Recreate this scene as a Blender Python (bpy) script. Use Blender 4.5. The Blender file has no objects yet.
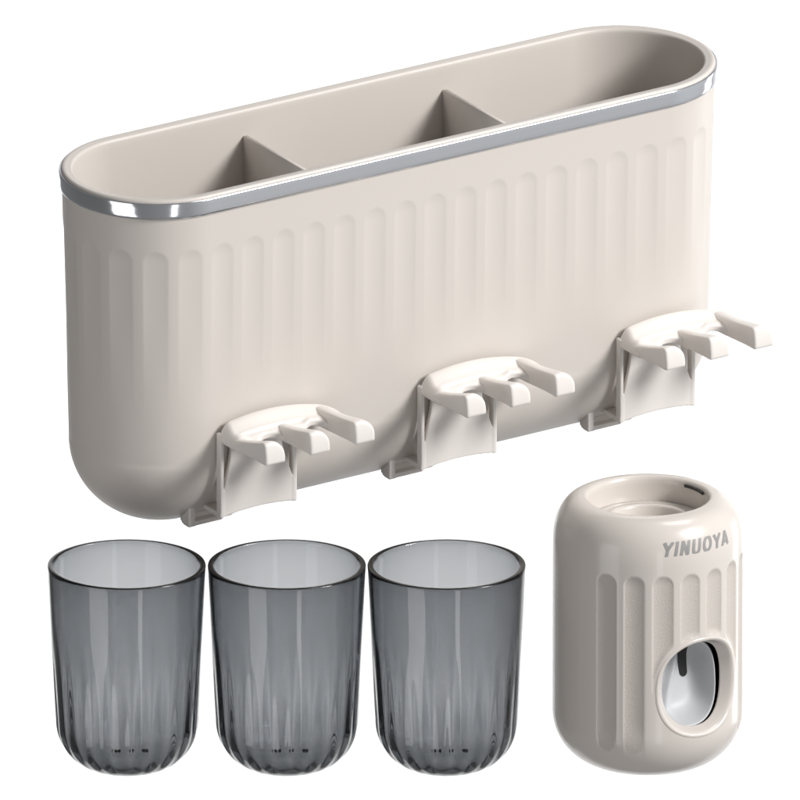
import bpy, bmesh, math
import numpy as np
from mathutils import Matrix, Vector

R_ = math.radians
K = 0.0005                      # one modelling unit = half a millimetre (the frame is 800 units = 40 cm wide)
SC = bpy.context.scene
COL = SC.collection

# ------------------------------------------------------------------ camera
ELEV = 18.3
SE, CE = math.sin(R_(ELEV)), math.cos(R_(ELEV))
DIST = 14.0
cam_d = bpy.data.cameras.new("camera")
cam_d.lens = 36.0 * DIST / (800 * K)
cam_d.sensor_width = 36.0
cam_d.clip_start = 0.1
cam_d.clip_end = 50.0
cam = bpy.data.objects.new("camera", cam_d)
COL.objects.link(cam)
cam.location = (0, -DIST * CE, DIST * SE)
cam.rotation_euler = (R_(90 - ELEV), 0, 0)
SC.camera = cam

# ------------------------------------------------------------------ light
SC.view_settings.view_transform = 'Standard'
SC.view_settings.look = 'None'
SC.view_settings.exposure = 0.0
SC.view_settings.gamma = 1.0
SC.render.engine = 'CYCLES'
SC.cycles.use_denoising = True
SC.cycles.max_bounces = 24
SC.cycles.transmission_bounces = 20
SC.cycles.glossy_bounces = 10
SC.cycles.diffuse_bounces = 6
SC.cycles.volume_bounces = 1
SC.cycles.caustics_refractive = True
SC.cycles.sample_clamp_indirect = 8.0

W = bpy.data.worlds.new("World")
SC.world = W
W.use_nodes = True
wn = W.node_tree
bg = wn.nodes["Background"]
tc = wn.nodes.new("ShaderNodeTexCoord")
sep = wn.nodes.new("ShaderNodeSeparateXYZ")
ramp = wn.nodes.new("ShaderNodeValToRGB")
mr = wn.nodes.new("ShaderNodeMapRange")
mr.inputs['From Min'].default_value = -1
mr.inputs['From Max'].default_value = 1
wn.links.new(tc.outputs['Generated'], sep.inputs[0])
wn.links.new(sep.outputs['X'], mr.inputs['Value'])
wn.links.new(mr.outputs[0], ramp.inputs[0])
wn.links.new(ramp.outputs[0], bg.inputs['Color'])
ramp.color_ramp.elements[0].position = 0.0
ramp.color_ramp.elements[0].color = (0.14, 0.139, 0.137, 1)
ramp.color_ramp.elements[1].position = 0.97
ramp.color_ramp.elements[1].color = (0.66, 0.67, 0.68, 1)
for pos_, c_ in ((0.30, 0.20), (0.5, 0.26), (0.78, 0.34), (0.90, 0.54)):
    el = ramp.color_ramp.elements.new(pos_)
    el.color = (c_, c_, c_ * 1.01, 1)
bg.inputs['Strength'].default_value = 1.0


def area(name, loc, target, sx, sy, power, col=(1, 1, 1)):
    l = bpy.data.lights.new(name, 'AREA')
    l.shape = 'RECTANGLE'
    l.size, l.size_y = sx, sy
    l.energy = power
    l.color = col
    o = bpy.data.objects.new(name, l)
    COL.objects.link(o)
    o.location = loc
    o.rotation_euler = (Vector(target) - Vector(loc)).to_track_quat('-Z', 'Y').to_euler()
    return o


area("key_softbox", (1.95, -0.95, 1.32), (0, 0, 0), 0.7, 0.7, 69, (1.0, 0.99, 0.975))
area("front_strip", (0.62, -2.1, -0.55), (0, 0, -0.1), 0.24, 1.5, 2.6)
area("left_softbox", (-1.30, -1.35, -0.45), (0, 0, -0.05), 0.85, 1.8, 9.0)
area("added_rear_right_light", (2.1, 1.75, -0.55), (0, 0, 0), 0.7, 1.2, 6.5)  # added unseen light, whitens the right end of the rim band
area("added_top_light", (0.8, 0.25, 1.9), (0, 0, 0), 0.7, 0.7, 9)  # added unseen light from above, brightens the flat top of the rim
area("backdrop_lamp", (0.95, 1.45, -0.3), (0.2, 2.6, -0.8), 0.4, 1.6, 16)  # added unseen pair that washes the backdrop to pure white
area("backdrop_lamp", (-0.95, 1.45, -0.3), (-0.2, 2.6, -0.8), 0.4, 1.6, 16)

# ------------------------------------------------------------------ materials


def principled(name, base, rough=0.4, metal=0.0, coat=0.0, spec=0.5, coat_rough=0.05):
    m = bpy.data.materials.new(name)
    m.use_nodes = True
    p = m.node_tree.nodes["Principled BSDF"]
    p.inputs['Base Color'].default_value = (*base, 1)
    p.inputs['Roughness'].default_value = rough
    p.inputs['Metallic'].default_value = metal
    p.inputs['Coat Weight'].default_value = coat
    p.inputs['Coat Roughness'].default_value = coat_rough
    p.inputs['Specular IOR Level'].default_value = spec
    return m, m.node_tree, p


def add_noise(m_t, p, scale, rough_lo, rough_hi, bump=0.0, dist=0.0001):
    """gentle uneven gloss and surface grain, in object space"""
    t = m_t.nodes.new("ShaderNodeTexCoord")
    n = m_t.nodes.new("ShaderNodeTexNoise")
    n.inputs['Scale'].default_value = scale
    n.inputs['Detail'].default_value = 4
    m_t.links.new(t.outputs['Object'], n.inputs['Vector'])
    r = m_t.nodes.new("ShaderNodeMapRange")
    r.inputs['From Min'].default_value = 0.0
    r.inputs['From Max'].default_value = 1.0
    r.inputs['To Min'].default_value = rough_lo
    r.inputs['To Max'].default_value = rough_hi
    m_t.links.new(n.outputs['Fac'], r.inputs['Value'])
    m_t.links.new(r.outputs[0], p.inputs['Roughness'])
    if bump:
        b = m_t.nodes.new("ShaderNodeBump")
        b.inputs['Strength'].default_value = bump
        b.inputs['Distance'].default_value = dist
        m_t.links.new(n.outputs['Fac'], b.inputs['Height'])
        m_t.links.new(b.outputs[0], p.inputs['Normal'])


CREAM = (0.60, 0.556, 0.515)
M_BODY, t_, p_ = principled("cream_plastic", CREAM, 0.42)
add_noise(t_, p_, 60, 0.38, 0.48)
M_HOOK, t_, p_ = principled("cream_moulded_plastic", (0.74, 0.70, 0.665), 0.42)
add_noise(t_, p_, 90, 0.38, 0.46)
M_GLOSS, t_, p_ = principled("glossy_cream_plastic", CREAM, 0.25, coat=0.3)
add_noise(t_, p_, 30, 0.24, 0.27)
M_SAND, t_, p_ = principled("frosted_cream_plastic", (0.52, 0.478, 0.438), 0.55)
add_noise(t_, p_, 2000, 0.5, 0.7, 0.9, 0.0003)
M_METAL, t_, p_ = principled("brushed_chrome", (0.72, 0.735, 0.765), 0.12, metal=1.0)
add_noise(t_, p_, 40, 0.09, 0.15)
M_GREY, t_, p_ = principled("grey_plastic", (0.52, 0.53, 0.545), 0.5)
add_noise(t_, p_, 80, 0.46, 0.54)
M_DARK, t_, p_ = principled("near_black", (0.012, 0.012, 0.012), 0.5)  # near-black for pusher slot, latch slit, gap shade and base reflections
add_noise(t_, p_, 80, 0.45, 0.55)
M_PRINT, t_, p_ = principled("silver_grey_print", (0.27, 0.265, 0.26), 0.4)
add_noise(t_, p_, 300, 0.36, 0.46)
M_BACK, t_, p_ = principled("white_paper", (0.88, 0.88, 0.88), 0.9, spec=0.1)
add_noise(t_, p_, 20, 0.85, 0.95)

M_GLASS = bpy.data.materials.new("smoky_clear_plastic")
M_GLASS.use_nodes = True
gt = M_GLASS.node_tree
gt.nodes.remove(gt.nodes["Principled BSDF"])
gl = gt.nodes.new("ShaderNodeBsdfGlass")
gl.inputs['Roughness'].default_value = 0.0
gl.inputs['IOR'].default_value = 1.49
va = gt.nodes.new("ShaderNodeVolumeAbsorption")
va.inputs['Color'].default_value = (0.13, 0.155, 0.185, 1)
va.inputs['Density'].default_value = 450
gt.links.new(gl.outputs[0], gt.nodes["Material Output"].inputs['Surface'])
gt.links.new(va.outputs[0], gt.nodes["Material Output"].inputs['Volume'])

# ------------------------------------------------------------------ mesh helpers


def mesh_obj(name, verts, faces, mat, parent=None, smooth=True, recalc=True, angle=None, mats=None, fmat=None):
    me = bpy.data.meshes.new(name)
    v = np.asarray(verts, dtype=float) * K
    me.from_pydata(v.tolist(), [], [tuple(int(i) for i in f) for f in faces])
    for m in (mats or [mat]):
        me.materials.append(m)
    if fmat is not None:
        me.polygons.foreach_set('material_index', np.asarray(fmat, dtype=np.int32))
    if recalc:
        bm = bmesh.new()
        bm.from_mesh(me)
        bmesh.ops.recalc_face_normals(bm, faces=bm.faces)
        bm.to_mesh(me)
        bm.free()
    me.polygons.foreach_set('use_smooth', [smooth] * len(me.polygons))
    me.update()
    if angle:
        me.set_sharp_from_angle(angle=R_(angle))
    o = bpy.data.objects.new(name, me)
    COL.objects.link(o)
    if parent:
        o.parent = parent
    return o


def grid_faces(n, m, close_u=True):
    """n rings of m points"""
    f = []
    mm = m if close_u else m - 1
    for i in range(n - 1):
        a = i * m
        b = a + m
        for j in range(mm):
            k = (j + 1) % m
            f.append((a + j, a + k, b + k, b + j))
    return f


def surface_nets(fn, lo, hi, h):
    """mesh the zero set of fn(x,y,z) (negative inside)"""
    ax = [np.arange(lo[i] - h, hi[i] + 2 * h, h) for i in range(3)]
    X, Y, Z = np.meshgrid(*ax, indexing='ij')
    V = fn(X, Y, Z)
    P = np.stack([X, Y, Z], -1)
    S = V < 0
    nx, ny, nz = V.shape
    acc = np.zeros((nx - 1, ny - 1, nz - 1, 3))
    cnt = np.zeros((nx - 1, ny - 1, nz - 1))
    c = [(i, j, k) for i in (0, 1) for j in (0, 1) for k in (0, 1)]

    def sl(o):
        return (slice(o[0], o[0] + nx - 1), slice(o[1], o[1] + ny - 1), slice(o[2], o[2] + nz - 1))
    for a in c:
        for d in range(3):
            if a[d] == 0:
                b = list(a); b[d] = 1; b = tuple(b)
                va_, vb = V[sl(a)], V[sl(b)]
                cross = (va_ < 0) != (vb < 0)
                den = np.where(cross, va_ - vb, 1)
                t = np.where(cross, va_ / den, 0)
                p = P[sl(a)] + t[..., None] * (P[sl(b)] - P[sl(a)])
                acc += np.where(cross[..., None], p, 0)
                cnt += cross
    act = cnt > 0
    idx = -np.ones(act.shape, dtype=int)
    idx[act] = np.arange(act.sum())
    verts = acc[act] / cnt[act][:, None]
    faces = []
    for d in range(3):
        e = [slice(1, -1)] * 3
        e[d] = slice(0, -1)
        e2 = list(e); e2[d] = slice(1, None)
        s0, s1 = S[tuple(e)], S[tuple(e2)]
        w = np.argwhere(s0 != s1)
        off = np.array([1, 1, 1]); off[d] = 0
        g = w + off
        u, v = [q for q in range(3) if q != d]
        eu = np.zeros(3, int); eu[u] = 1
        ev = np.zeros(3, int); ev[v] = 1
        q = [idx[tuple((g - o).T)] for o in (eu + ev, ev, 0 * eu, eu)]
        faces.append(np.stack(q, 1))
    return verts, np.concatenate(faces)


def smax(a, b, k):
    h = np.clip(0.5 + 0.5 * (a - b) / k, 0, 1)
    return b + (a - b) * h + k * h * (1 - h)


def smin(a, b, k):
    return -smax(-a, -b, k)


def sstep(x, a, b):
    t = np.clip((x - a) / (b - a), 0, 1)
    return t * t * (3 - 2 * t)


def empty(name, loc, rot, label, cat, group=None):
    o = bpy.data.objects.new(name, None)
    COL.objects.link(o)
    o.empty_display_size = 0.02
    o.location = loc
    o.rotation_euler = rot
    o['label'] = label
    o['category'] = cat
    if group:
        o['group'] = group
    return o


def place(px, py, Y):
    """world point seen at pixel (px, py) of the 800 px frame, Y units in front of / behind the centre"""
    D = DIST / K
    u, v = px - 400, 400 - py
    # point = (X, Y, Z); depth along view = D + Y*CE - Z*SE ; image scale = D / depth
    Z = (v - Y * SE) / CE
    for _ in range(8):
        s = (D + Y * CE - Z * SE) / D
        Z = (v * s - Y * SE) / CE
    s = (D + Y * CE - Z * SE) / D
    return Vector((u * s, Y, Z))


# ------------------------------------------------------------------ backdrop (white paper sweep)
prof = [(2.6, 1.4)]
for i in range(13):
    a = i / 12 * math.pi / 2
    prof.append((2.6 - 0.7 * (1 - math.cos(a)), -1.3 - 0.7 * math.sin(a)))
prof.append((1.2, -2.0))
bv = []
for (y, z) in prof:
    for x in (-1.3, 2.1):
        bv.append((x / K, y / K, z / K))
bf = [(2 * i, 2 * i + 1, 2 * i + 3, 2 * i + 2) for i in range(len(prof) - 1)]
back = mesh_obj('backdrop', bv, bf, M_BACK, recalc=False)
back['kind'] = 'structure'

# ------------------------------------------------------------------ wall holder
YAW, TILT = 32.6, 3.5
A, HH = 548.5, 370.0
hrot = (Matrix.Rotation(R_(TILT), 3, 'X') @ Matrix.Rotation(R_(YAW), 3, 'Z'))
top = place(389.8, 113.3, 150)
base = top - hrot @ Vector((0, 0, HH))
holder = empty('toothbrush_holder', base * K, hrot.to_euler(),
               'long cream fluted holder with silver rim band, three open compartments and three hooks below', 'toothbrush holder')

RREF = 95.0
LA, LC = A, math.pi * RREF
PER = 2 * (LA + LC)


def stadium(n):
    """returns arrays: centre x, direction (cx, cy) and arc position, n points round the perimeter"""
    s = np.arange(n) / n * PER
    cx = np.zeros(n); dx = np.zeros(n); dy = np.zeros(n)
    # front straight (y negative), left to right
    a = s < LA
    cx[a] = -A / 2 + s[a]; dy[a] = -1
    b = (s >= LA) & (s < LA + LC)
    t = (s[b] - LA) / LC * math.pi - math.pi / 2
    cx[b] = A / 2; dx[b] = np.cos(t); dy[b] = np.sin(t)
    c = (s >= LA + LC) & (s < 2 * LA + LC)
    cx[c] = A / 2 - (s[c] - LA - LC); dy[c] = 1
    d = s >= 2 * LA + LC
    t = (s[d] - 2 * LA - LC) / LC * math.pi + math.pi / 2
    cx[d] = -A / 2; dx[d] = np.cos(t); dy[d] = np.sin(t)
    return s, cx, dx, dy


def stadium_loft(profile, n, closed=False, flute=None, n_in=0):
    s, cx, dx, dy = stadium(n)
    V = []
    for (r, z) in profile:
        rr = np.full(n, float(r))
        if flute is not None:
            rr = rr - (flute(s, r, z) if len(V) >= n_in else 0)
        V.append(np.stack([cx + dx * rr, dy * rr, np.full(n, z + HH)], 1))
    F = grid_faces(len(profile), n)
    if closed:
        a = (len(profile) - 1) * n
        for j in range(n):
            k = (j + 1) % n
            F.append((a + j, a + k, k, j))
    return np.concatenate(V), F


NFL = 47
FP = PER / NFL
FW = 12.5      # half width of a flute
FD = 1.2
FPH = 16.0


def hflute(s, r, z):
    if z > -50:
        return 0
    x = (s - FPH + FP / 2) % FP - FP / 2
    zt = -54 - FW
    dz = max(0.0, z - zt)
    q = np.sqrt(x * x + dz * dz) / FW
    d = np.clip(1 - q * q, 0, 1) ** 0.9 * FD
    return d * (1 - sstep(-z, 95, 250))


RF = 82.0
prof = [(0.5, -338), (40, -338), (60, -335), (72, -322), (79, -300)]
for z in np.linspace(-290, -8, 10):
    prof.append((80 + 5.0 * (z + 300) / 292, z))
prof += [(85.2, -3), (85.6, -0.6), (86.5, 0.5), (88, 0.9), (90.5, 0.9), (91.5, 1.3), (94.6, 1.5), (96.0, 0.9), (96.6, -1.2)]
for z in (-8, -17, -26, -36, -46):
    prof.append((96.6 - 6.1 * (-z) / 280, z))
z = -50.0
while z > -HH + RF:
    prof.append((96.6 - 6.1 * (-z) / 280, z))
    z -= 1.5 if z > -70 else 4.0
for i in range(0, 31):
    a = i / 30 * math.pi / 2
    prof.append((90.5 - RF * (1 - math.cos(a)), -HH + RF - RF * math.sin(a)))
prof.append((0.5, -HH))
V, F = stadium_loft(prof, 1260, flute=hflute, n_in=21)
body = mesh_obj('body', V, F, M_BODY, holder)

bp = [(96.0, -1.6), (98.2, -1.2), (99.0, -1.5), (99.35, -2.2), (99.4, -6), (99.4, -12), (99.4, -15.5), (99.0, -17.4), (98.0, -18.6), (96.0, -18.8)]
V, F = stadium_loft(bp, 720, closed=True)
band = mesh_obj('rim_band', V, F, M_METAL, holder)
band['label'] = 'polished silver band round the rim'


def rounded_box(lo, hi, r=0.8):
    bm = bmesh.new()
    bmesh.ops.create_cube(bm, size=1)
    for v in bm.verts:
        v.co = Vector([(lo[i] + hi[i]) / 2 + v.co[i] * (hi[i] - lo[i]) for i in range(3)])
    bmesh.ops.bevel(bm, geom=bm.edges[:], offset=r, segments=3, affect='EDGES')
    V = [tuple(v.co) for v in bm.verts]
    F = [[v.index for v in f.verts] for f in bm.faces]
    bm.free()
    return V, F


for cx in (-118.0, 119.5):
    # divider plate between the compartments, its edges sunk 2 units into the walls
    V, F = rounded_box((cx - 3, -84, HH - 285), (cx + 3, 86, HH - 27), 0.6)
    mesh_obj('divider', V, F, M_BODY, holder)


def hook_xform(v):
    """(a, f, z) hook frame -> holder frame of hook at origin"""
    v = np.asarray(v)
    return np.stack([v[:, 0], -v[:, 1], v[:, 2]], 1)


def box2(x, y, x0, x1, y0, y1):
    return np.maximum(np.maximum(x0 - x, x - x1), np.maximum(y0 - y, y - y1))


def arch(a):
    return np.clip(18.5 * (1 - ((a - 56) / 92.0) ** 2), 0, 30)


def comb_sdf(a, f, z):
    back = arch(a) * (1 - 0.42 * sstep(f, 99, 120))
    gm = sstep(a, 8, 20) * (1 - sstep(a, 80, 92))
    front = arch(a) * (0.58 - 0.20 * gm - 0.22 * sstep(f, 122, 136))
    k = sstep(f, 119.0, 121.5)
    zt = 87 + back * (1 - k) + front * k
    zt = smin(zt, 87 + 1.7 * np.maximum(a, 0), 6.0)
    zb = np.maximum(zt - 7.5, 81.0)
    # plan: rounded bar with scalloped front
    plan = box2(a, f, 0, 134, 97, 136)
    cr = np.hypot(np.maximum(a - 116, 0), np.minimum(f - 115, 0)) - 18     # rounded back right corner
    plan = np.where((a > 116) & (f < 115), cr, plan)
    for g in (38.5, 91.5):
        gap = np.maximum(np.hypot(a - g, np.minimum(f - 142, 0)) - 15.5, -(f - 100))
        plan = smax(plan, -gap, 3)
    sl = smax(z - zt, zb - z, 1.5)
    return smax(sl, plan, 2.2)


def make_prong_sdf(root):
    def prong_sdf(a, f, z):
        zt = root + (107.5 - root) * np.clip((f - 104) / 74.0, 0, 1) ** 1.35
        zb = 81.5 + 3.0 * sstep(f, 110, 180)
        t = sstep(f, 110, 160)
        right_edge = 23.6 - 1.5 * sstep(f, 112, 135) + 2.0 * sstep(f, 145, 175)
        # broad shoulder on the outer side, tight edge on the inner side: a D-shaped nose
        d = smax(z - zt - 0.10 * (a - 4) * t, 0.4 - a, 7.0 - 4.5 * t)
        u = np.maximum(a - (right_edge - 15), 0)
        w = np.maximum(z - (zt - 17), 0)
        d = np.maximum(d, np.where((u > 0) & (w > 0), (np.hypot(u / 15, w / 17) - 1) * 15, a - right_edge))
        d = smax(d, a - right_edge, 2.0)
        d = smax(d, zb - z, 1.5)
        end = f - (186.0 - 0.006 * np.maximum(z - 86, 0) ** 2)
        d = smax(d, end, 3.0)
        return smax(d, 106 - f, 2)
    return prong_sdf


def bracket_sdf(a, f, z):
    t = z / 85.0
    panel = np.maximum(-(a - (14 * sstep(t, 0.0, 0.9))), a - (90 - 17 * sstep(t, 0.05, 0.9)))
    cut = 3.6 - ((a - 45) / 45.0) ** 2 * 3.6 - z
    bow = 3.0 * np.cos((a - 45) / 45 * math.pi / 2)
    pl = smax(np.maximum(np.maximum(panel, cut), z - 90), np.abs(f - 98.5 + bow * t) - 2.6, 1.2)
    ribs = np.minimum(box2(a, f, 0, 4.2, 93, 101.5), box2(a, f, 86, 90.5, 93, 101.5))
    ribs = smax(ribs, np.maximum(-z, z - 90), 1.0)
    ledge = smax(box2(a, f, 0, 15, 65, 99.5), np.abs(z - 2.2) - 2.4, 1.0)
    return smin(smin(pl, ribs, 1.0), ledge, 1.5)


def clip_sdf(a, f, z):
    bar = smax(box2(a, f, -18, 22, 60, 70), np.abs(z + 14.0) - 2.4, 1.0)
    post = smax(box2(a, f, -18, -11, 56, 70), np.maximum(-16 - z, z - 8), 1.0)
    web = smax(box2(a, f, -17, 22, 52, 57), np.maximum(-15 - z, z - 8), 1.0)
    return smin(smin(bar, post, 1.5), web, 1.0)


hook_x0 = -A / 2 + 9
hook = bpy.data.objects.new('toothbrush_hook', None)
Vc, Fc = surface_nets(comb_sdf, (-2, 94, 74), (137, 140, 112), 0.9)
# the rack plate is the hook's own mesh; bracket, prongs and clip hang under it
hook = mesh_obj('toothbrush_hook', hook_xform(Vc), Fc, M_HOOK, holder)
hook.location = (hook_x0 * K, 0, 24 * K)
Vb, Fb = surface_nets(bracket_sdf, (-2, 62, -3), (93, 104, 92), 0.9)
mesh_obj('bracket', hook_xform(Vb), Fb, M_HOOK, hook)
for i, root in enumerate((89.0, 94.0, 99.0)):
    Vp, Fp = surface_nets(make_prong_sdf(root), (-3, 102, 72), (29, 189, 114), 0.8)
    Vp = np.array(Vp); Vp[:, 0] += 53 * i
    mesh_obj('prong', hook_xform(Vp), Fp, M_HOOK, hook)
Vk, Fk = surface_nets(clip_sdf, (-23, 50, -19), (62, 73, 10), 0.9)
mesh_obj('clip', hook_xform(Vk), Fk, M_HOOK, hook)


def copy_part(o, parent, dx):
    c = o.copy()
    COL.objects.link(c)
    c.parent = parent
    c.location.x += dx
    for ch in list(o.children):
        g = ch.copy()
        COL.objects.link(g)
        g.parent = c
    return c


for i in (1, 2):
    copy_part(hook, holder, 238.0 * i * K)

# ------------------------------------------------------------------ smoky tumblers
CH = 214.0
NR = 22


def cup_profile():
    rows = []
    # outer side from base centre up
    rows.append((0.3, 0.5, 'o'))
    rows.append((8, 0.4, 'o'))
    q = 53.0
    rb = 71.5
    for i in range(0, 25):
        a = i / 24 * math.pi / 2
        rows.append((rb - q + q * math.sin(a) ** (2 / 2.15), q - q * max(0.0, math.cos(a)) ** (2 / 2.15), 'o'))
    for t in np.linspace(0, 1, 52)[1:]:
        zz = q + (CH - 2 - q) * t
        rows.append((rb + 7.5 * t ** 0.9, zz, 'o'))
    rows += [(78.9, CH - 0.8, 'r'), (78.0, CH, 'r'), (74.2, CH, 'r'), (73.2, CH - 0.9, 'r')]
    for t in np.linspace(1, 0, 40)[1:]:
        zz = 55 + (CH - 2 - 55) * t
        to = max(0.0, (zz - 53) / (CH - 55))
        rows.append((71.5 + 7.5 * to ** 0.9 - 4.3 - 1.5 * t ** 8, zz, 'i'))
    q2, r2 = 49.5, 67.3
    for i in range(1, 21):
        a = min(i / 20, 0.9999) * math.pi / 2
        rows.append((r2 - q2 + q2 * math.cos(a) ** (2 / 2.1), 54.5 - q2 * math.sin(a) ** (2 / 2.1), 'i'))
    rows.append((8, 4.5, 'i'))
    rows.append((0.3, 4.5, 'i'))
    return rows


def build_cup(parent):
    n = 440
    th = np.arange(n) / n * 2 * math.pi
    V = []
    for (r, z, k) in cup_profile():
        rr = np.full(n, float(r))
        if k == 'o' and r > 20:
            fade = float(1 - sstep(np.array(z), 30, 170)) * float(sstep(np.array(r), 28, 68))
            rr = rr - 1.35 * fade * (0.5 - 0.5 * np.cos(NR * th))
        if k == 'i' and r > 20:
            fade = float(1 - sstep(np.array(z), 60, 150)) * float(sstep(np.array(r), 22, 58))
            rr = rr - 0.0 * fade * (0.5 - 0.5 * np.cos(NR * th))
        V.append(np.stack([rr * np.cos(th), rr * np.sin(th), np.full(n, z)], 1))
    rows = len(V)
    V = np.concatenate(V)
    F = grid_faces(rows, n)
    nv = len(V)
    F.append(tuple(range(n))[::-1])
    F.append(tuple((rows - 1) * n + j for j in range(n)))
    return mesh_obj('tumbler', V, F, M_GLASS)


cup_labels = ['smoky grey clear tumbler with fluted base, leftmost of the three in the row',
              'smoky grey clear tumbler standing between the two other tumblers, middle of the row',
              'smoky grey clear tumbler nearest the cream dispenser, rightmost of the three in the row']
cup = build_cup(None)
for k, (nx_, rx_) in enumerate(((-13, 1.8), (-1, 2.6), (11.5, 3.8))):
    # three little dark blobs modelled in place of reflections in the base
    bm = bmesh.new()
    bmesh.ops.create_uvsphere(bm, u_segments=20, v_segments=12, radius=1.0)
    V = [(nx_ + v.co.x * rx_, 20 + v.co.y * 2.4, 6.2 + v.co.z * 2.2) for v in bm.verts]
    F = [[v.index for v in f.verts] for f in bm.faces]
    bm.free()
    mesh_obj('reflection_dot', V, F, M_DARK, cup)
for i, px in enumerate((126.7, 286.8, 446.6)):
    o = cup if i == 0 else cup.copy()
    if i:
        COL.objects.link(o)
        for ch in [c for c in cup.children if c.name.startswith('reflection_dot')]:
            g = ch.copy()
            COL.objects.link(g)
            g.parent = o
    p = place(px, 564.0, -120) - Vector((0, 0, CH))
    o.location = p * K
    o.rotation_euler = (0, 0, R_(4))
    o['label'] = cup_labels[i]
    o['category'] = 'tumbler'
    o['group'] = 'smoky grey tumblers in a row'

# ------------------------------------------------------------------ toothpaste dispenser
DH, DR = 278.0, 95.0
p = place(648, 495.4, -120) - Vector((0, 0, DH))
disp = empty('toothpaste_dispenser', p * K, (0, 0, R_(35)),
             'cream fluted round toothpaste dispenser with grey lettering and an oval front opening', 'toothpaste dispenser')


def dr(z):
    """outer radius at height z below the top (z negative)"""
    if z > -48:
        t = (z + 48) / 48
        return 64 + 31 * max(0.0, 1 - t ** 2.3) ** (1 / 2.3)
    if z < -DH + 55:
        t = (-DH + 55 - z) / 55
        return 40 + 55 * max(0.0, 1 - t ** 2.05) ** (1 / 2.05)
    return 95.0


WX, WZ, WC = 48.0, 49.0, -175.5     # opening half width (arc), half height, centre
WN = 2.25


def wdist(ph, z):
    """>1 outside the opening"""
    x = ph * DR
    zz = z - WC
    # slightly sheared so that its upper left is cut away
    return (np.abs(x / WX) ** WN + np.abs(zz / WZ) ** WN) ** (1 / WN)


nth = 840
ph = (np.arange(nth) / nth * 2 - 1) * math.pi      # 0 = front
rows = [(56.5, -30), (57.5, -27), (58.5, -20), (59.4, -8), (60, -4), (61, -1.6), (62.5, -0.3), (64, 0)]
for a in np.linspace(0, 1, 26)[1:]:
    # even spacing along the shoulder
    ang = a * math.pi / 2
    z = -48 + 48 * math.cos(ang) ** (2 / 2.3) if a < 1 else -48
    rows.append((dr(z), z))
z = -49.5
while z > -DH + 55:
    rows.append((95.0, z))
    z -= 1.5 if z > -75 else 2.0
for a in np.linspace(0, 1, 30):
    ang = a * math.pi / 2
    z = -DH + 55 - 55 * math.sin(ang) ** (2 / 2.05)
    rows.append((dr(z), z))
rows += [(38, -DH), (0.4, -DH)]
fl_c = [math.radians(17.45 * (k + 0.5)) for k in range(-4, 4)]
V = []
SAND = []
for (r, z) in rows:
    rr = np.full(nth, float(r))
    m = np.zeros(nth)
    if r > 60 and z < -50:
        for c in fl_c:
            x = (ph - c) * DR
            hw = 10.8
            dz = max(0.0, z + 54 + hw)
            if abs(c) < 0.5 and z < WC:
                continue        # the four flutes above the opening stop at it
            q = np.sqrt(x * x + dz * dz) / hw
            m = np.maximum(m, np.clip(1 - q * q, 0, 1) ** 0.75)
        m = m * (1 - float(sstep(np.array(-z), 205, 252)))
        m = m * sstep(wdist(ph, z), 1.06, 1.22)
        rr = rr - 2.6 * m
    SAND.append(m)
    V.append(np.stack([rr * np.sin(ph), -rr * np.cos(ph), np.full(nth, z + DH)], 1))
V = np.concatenate(V)
SAND = np.concatenate(SAND)
F = grid_faces(len(rows), nth)
Z = V[:, 2] - DH
PHI = np.arctan2(V[:, 0], -V[:, 1])
RAD = np.hypot(V[:, 0], V[:, 1])
inside = (wdist(PHI, Z) < 0.99) & (RAD > 80)
F = [f for f in F if not any(inside[i] for i in f)]
fm = [1 if SAND[f[0]] > 0.12 and SAND[f[2]] > 0.12 else 0 for f in F]
shell = mesh_obj('body', V, F, None, disp, mats=[M_GLOSS, M_SAND], fmat=fm, recalc=False)
# make the normals face outward
me = shell.data
me.flip_normals() if me.polygons[len(me.polygons) // 2].normal.dot(
    Vector((me.polygons[len(me.polygons) // 2].center.x, me.polygons[len(me.polygons) // 2].center.y, 0))) < 0 else None


def wpoint(tau, k, depth, r0=DR):
    """point on the opening's outline scaled by k (added units) and sunk by depth"""
    c, s_ = np.cos(tau), np.sin(tau)
    ex = np.sign(c) * np.abs(c) ** (2 / WN) * (WX + k)
    ez = np.sign(s_) * np.abs(s_) ** (2 / WN) * (WZ + k)
    f = ex / DR
    z = WC + ez
    r = r0 - depth
    return np.stack([r * np.sin(f), -r * np.cos(f), z + DH], 1)


tau = np.linspace(0, 2 * math.pi, 241)[:-1]
ring = [(3.2, 0.3), (2.6, -0.35), (1.6, -0.55), (0.6, -0.45), (-0.4, 0.1), (-1.3, 1.2), (-2.1, 3), (-3.2, 6), (-4.2, 9), (-5.2, 11.5), (-5.6, 12.5), (-5, 13.6), (-1, 14)]
V = np.concatenate([wpoint(tau, k, d) for k, d in ring])
F = grid_faces(len(ring), len(tau))
frame = mesh_obj('opening_rim', V, F, M_GLOSS, disp)

# grey scoop-shaped pusher inside the opening
def scoop_y(x, zz):
    rho = (np.abs((x + 7) / 36.5) ** 2.5 + np.abs(zz / 42.5) ** 2.5) ** 0.4
    dep = 19 + 27 * np.clip(1 - rho ** 7, 0, 1) + 3 * (zz / 42.0)
    cx = -9 + 0.10 * zz + 4 * np.sin(zz / 16.0)
    ridge = 5.0 * np.exp(-((x - cx) / 4.5) ** 2) * np.clip(1 - rho ** 4, 0, 1)
    return -np.sqrt(95.0 ** 2 - np.clip(x, -70, 70) ** 2) + dep - ridge


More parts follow.
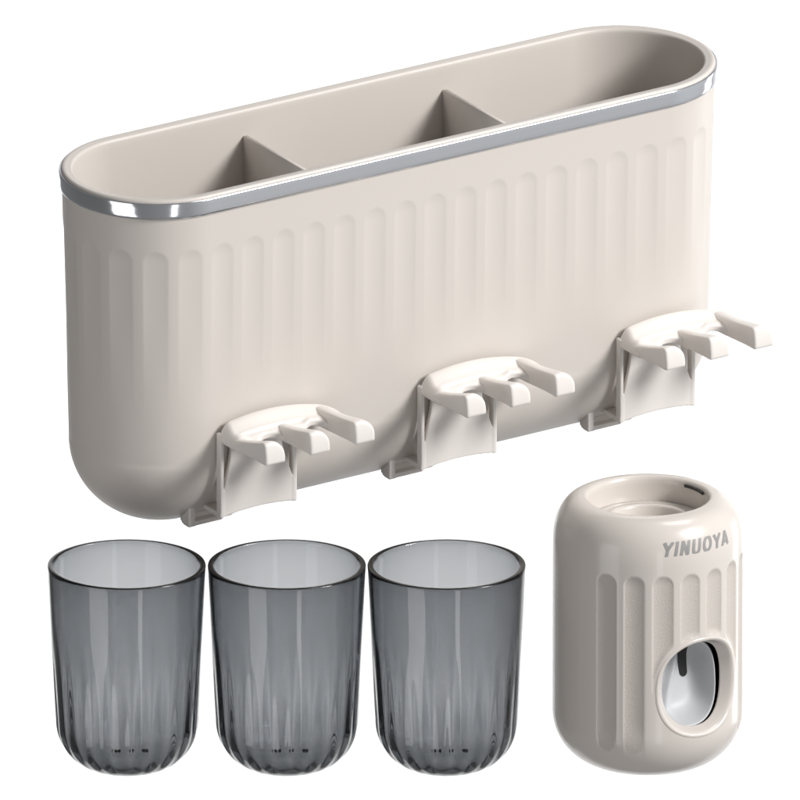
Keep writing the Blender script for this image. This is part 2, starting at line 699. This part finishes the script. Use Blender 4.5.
def scoop(rho, tau, dy=0.0):
    c, s_ = np.cos(tau), np.sin(tau)
    x = np.sign(c) * np.abs(c) ** 0.8 * 36.5 * rho - 7
    zz = np.sign(s_) * np.abs(s_) ** 0.8 * 42.5 * rho
    return np.stack([x, scoop_y(x, zz) + dy, WC + zz + DH], 1)


V = [scoop(rho, tau) for rho in np.linspace(0.02, 1.0, 34)]
V += [scoop(1.01, tau, -1.6), scoop(1.03, tau, -2.2), scoop(1.05, tau, -1.6), scoop(1.055, tau, 2), scoop(1.055, tau, 12)]
nr_ = len(V)
V = np.concatenate(V)
F = grid_faces(nr_, len(tau))
F.append(tuple(range(len(tau))))
pusher = mesh_obj('pusher', V, F, M_GREY, disp)

# added black sheet inside the shell, standing in for shade beside the pusher
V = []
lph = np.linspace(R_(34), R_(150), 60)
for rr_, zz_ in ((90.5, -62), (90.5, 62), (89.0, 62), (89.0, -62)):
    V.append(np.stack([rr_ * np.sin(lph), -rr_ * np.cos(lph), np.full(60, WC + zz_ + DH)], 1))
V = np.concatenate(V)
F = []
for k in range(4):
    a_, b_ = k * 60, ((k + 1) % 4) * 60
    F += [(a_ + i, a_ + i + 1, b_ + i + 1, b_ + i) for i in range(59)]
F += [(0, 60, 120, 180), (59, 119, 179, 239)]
mesh_obj('gap_shade', V, F, M_DARK, disp, smooth=False)

# dark slot let into the pusher
V, F = [], []
zs_ = np.linspace(-3, 38, 30)
for z in zs_:
    w = 4.6 + 0.05 * (z + 3)
    if z < 1.6:
        w = w * math.sqrt(max(0.02, 1 - ((1.6 - z) / 4.8) ** 2))
    for q in np.linspace(-1, 1, 7):
        x = 9.0 - 0.10 * z + q * w
        V.append((x, float(scoop_y(x, z)) - 0.5, WC + z + DH))
n0 = len(V)
V += [(x, y + 1.6, z) for x, y, z in V]
F = grid_faces(len(zs_), 7, False)
F += [tuple(i + n0 for i in f) for f in F]
bd = [i for i in range(7)] + [7 * k + 6 for k in range(1, len(zs_))] + [n0 - 2 - i for i in range(6)] + [7 * k for k in range(len(zs_) - 2, 0, -1)]
F += [(bd[i], bd[(i + 1) % len(bd)], bd[(i + 1) % len(bd)] + n0, bd[i] + n0) for i in range(len(bd))]
slot = mesh_obj('slot', V, F, M_DARK, pusher, smooth=False)

# recessed ring in the top opening
pr = [(59.5, -27), (58.5, -24.6), (52, -24), (44, -24), (42, -22.5), (40, -22), (37.5, -22.6), (36.5, -24.5), (35, -32), (33, -40), (0.4, -42)]
n2 = 200
t2 = np.arange(n2) / n2 * 2 * math.pi
V = np.concatenate([np.stack([r * np.cos(t2), r * np.sin(t2), np.full(n2, z + DH)], 1) for r, z in pr])
mesh_obj('inner_ring', V, grid_faces(len(pr), n2), M_GLOSS, disp)

# small dark latch slit on the inside wall of the top opening
V = []
sl = []
for i in range(15):
    a = R_(20 + 2.2 * i)       # from +x axis of the camera-facing frame
    aa = a - R_(35) + R_(0)
    for (r, z) in ((59.0, -3.4), (59.0, -6.2), (57.6, -6.2), (57.6, -3.4)):
        V.append((r * math.cos(aa), r * math.sin(aa), z + DH))
F = grid_faces(15, 4)
F += [(0, 1, 2, 3), (56, 57, 58, 59)]
mesh_obj('latch_slit', V, F, M_DARK, disp, smooth=False)

# lettering, bold italic, laid on the shoulder
GL = {
    'Y': (9.5, [[(0, 1), (4.4, .48)], [(9.0, 1), (4.4, .48)], [(4.4, .50), (4.4, 0)]]),
    'I': (3.2, [[(1.2, 1), (1.2, 0)]]),
    'N': (9.5, [[(1.2, 0), (1.2, 1)], [(1.2, 1), (7.4, 0)], [(7.4, 0), (7.4, 1)]]),
    'U': (9.5, [[(1.2, 1), (1.2, .32), (1.7, .13), (3.0, .03), (4.4, 0.0), (5.8, .03), (7.1, .13), (7.6, .32), (7.6, 1)]]),
    'O': (10.5, [[(4.9 + 3.9 * math.cos(t), .5 + .47 * math.sin(t)) for t in np.linspace(0, 2 * math.pi, 25)]]),
    'A': (9.5, [[(0, 0), (4.4, 1)], [(4.4, 1), (8.8, 0)], [(1.9, .30), (6.9, .30)]]),
}
HT, SW, GAP = 12.8, 3.2, 2.4
wid = sum(GL[c][0] for c in 'YINUOYA') + GAP * 6
V, F = [], []


def letter_pt(x, y):
    """x along the arc, y up in letter units -> point on the shoulder (surface + 0.25)"""
    zt, zb = -19.5, -33.5
    z = zb + (zt - zb) * y
    z = max(z, -47)
    xx = x + 3.4 * y
    r = dr(z) + 0.3
    f = xx / 93.0
    return (r * math.sin(f), -r * math.cos(f), z + DH)


XS = 84.0 / (wid + 3.4)
x0 = -44.0
for ch in 'YINUOYA':
    w, strokes = GL[ch]
    for st in strokes:
        pts = [(x0 / XS * XS + px_ * XS, py_ * HT) for px_, py_ in st]
        # resample
        P = []
        for (a, b) in zip(pts[:-1], pts[1:]):
            L = math.hypot(b[0] - a[0], b[1] - a[1])
            nn = max(1, int(L / 1.2))
            for q in range(nn):
                P.append((a[0] + (b[0] - a[0]) * q / nn, a[1] + (b[1] - a[1]) * q / nn))
        P.append(pts[-1])
        nP = len(P)
        st0 = len(V)
        for q, (x, y) in enumerate(P):
            a = P[max(0, q - 1)]; b = P[min(nP - 1, q + 1)]
            if ch == 'O' and q in (0, nP - 1):
                a, b = P[nP - 2], P[1]
            dx, dy = b[0] - a[0], b[1] - a[1]
            L = math.hypot(dx, dy) or 1
            nx, ny = -dy / L * SW / 2, dx / L * SW / 2
            for sgn in (1, -1):
                X, Y = x + sgn * nx, y + sgn * ny
                Y = min(max(Y, 0), HT)
                V.append(letter_pt(X, Y / HT))
        for q in range(nP - 1):
            F.append((st0 + 2 * q, st0 + 2 * q + 1, st0 + 2 * q + 3, st0 + 2 * q + 2))
    x0 += (w + GAP) * XS
lt = mesh_obj('lettering', V, F, M_PRINT, disp, recalc=False)
lt['label'] = 'slanted grey capital letters printed on the shoulder'
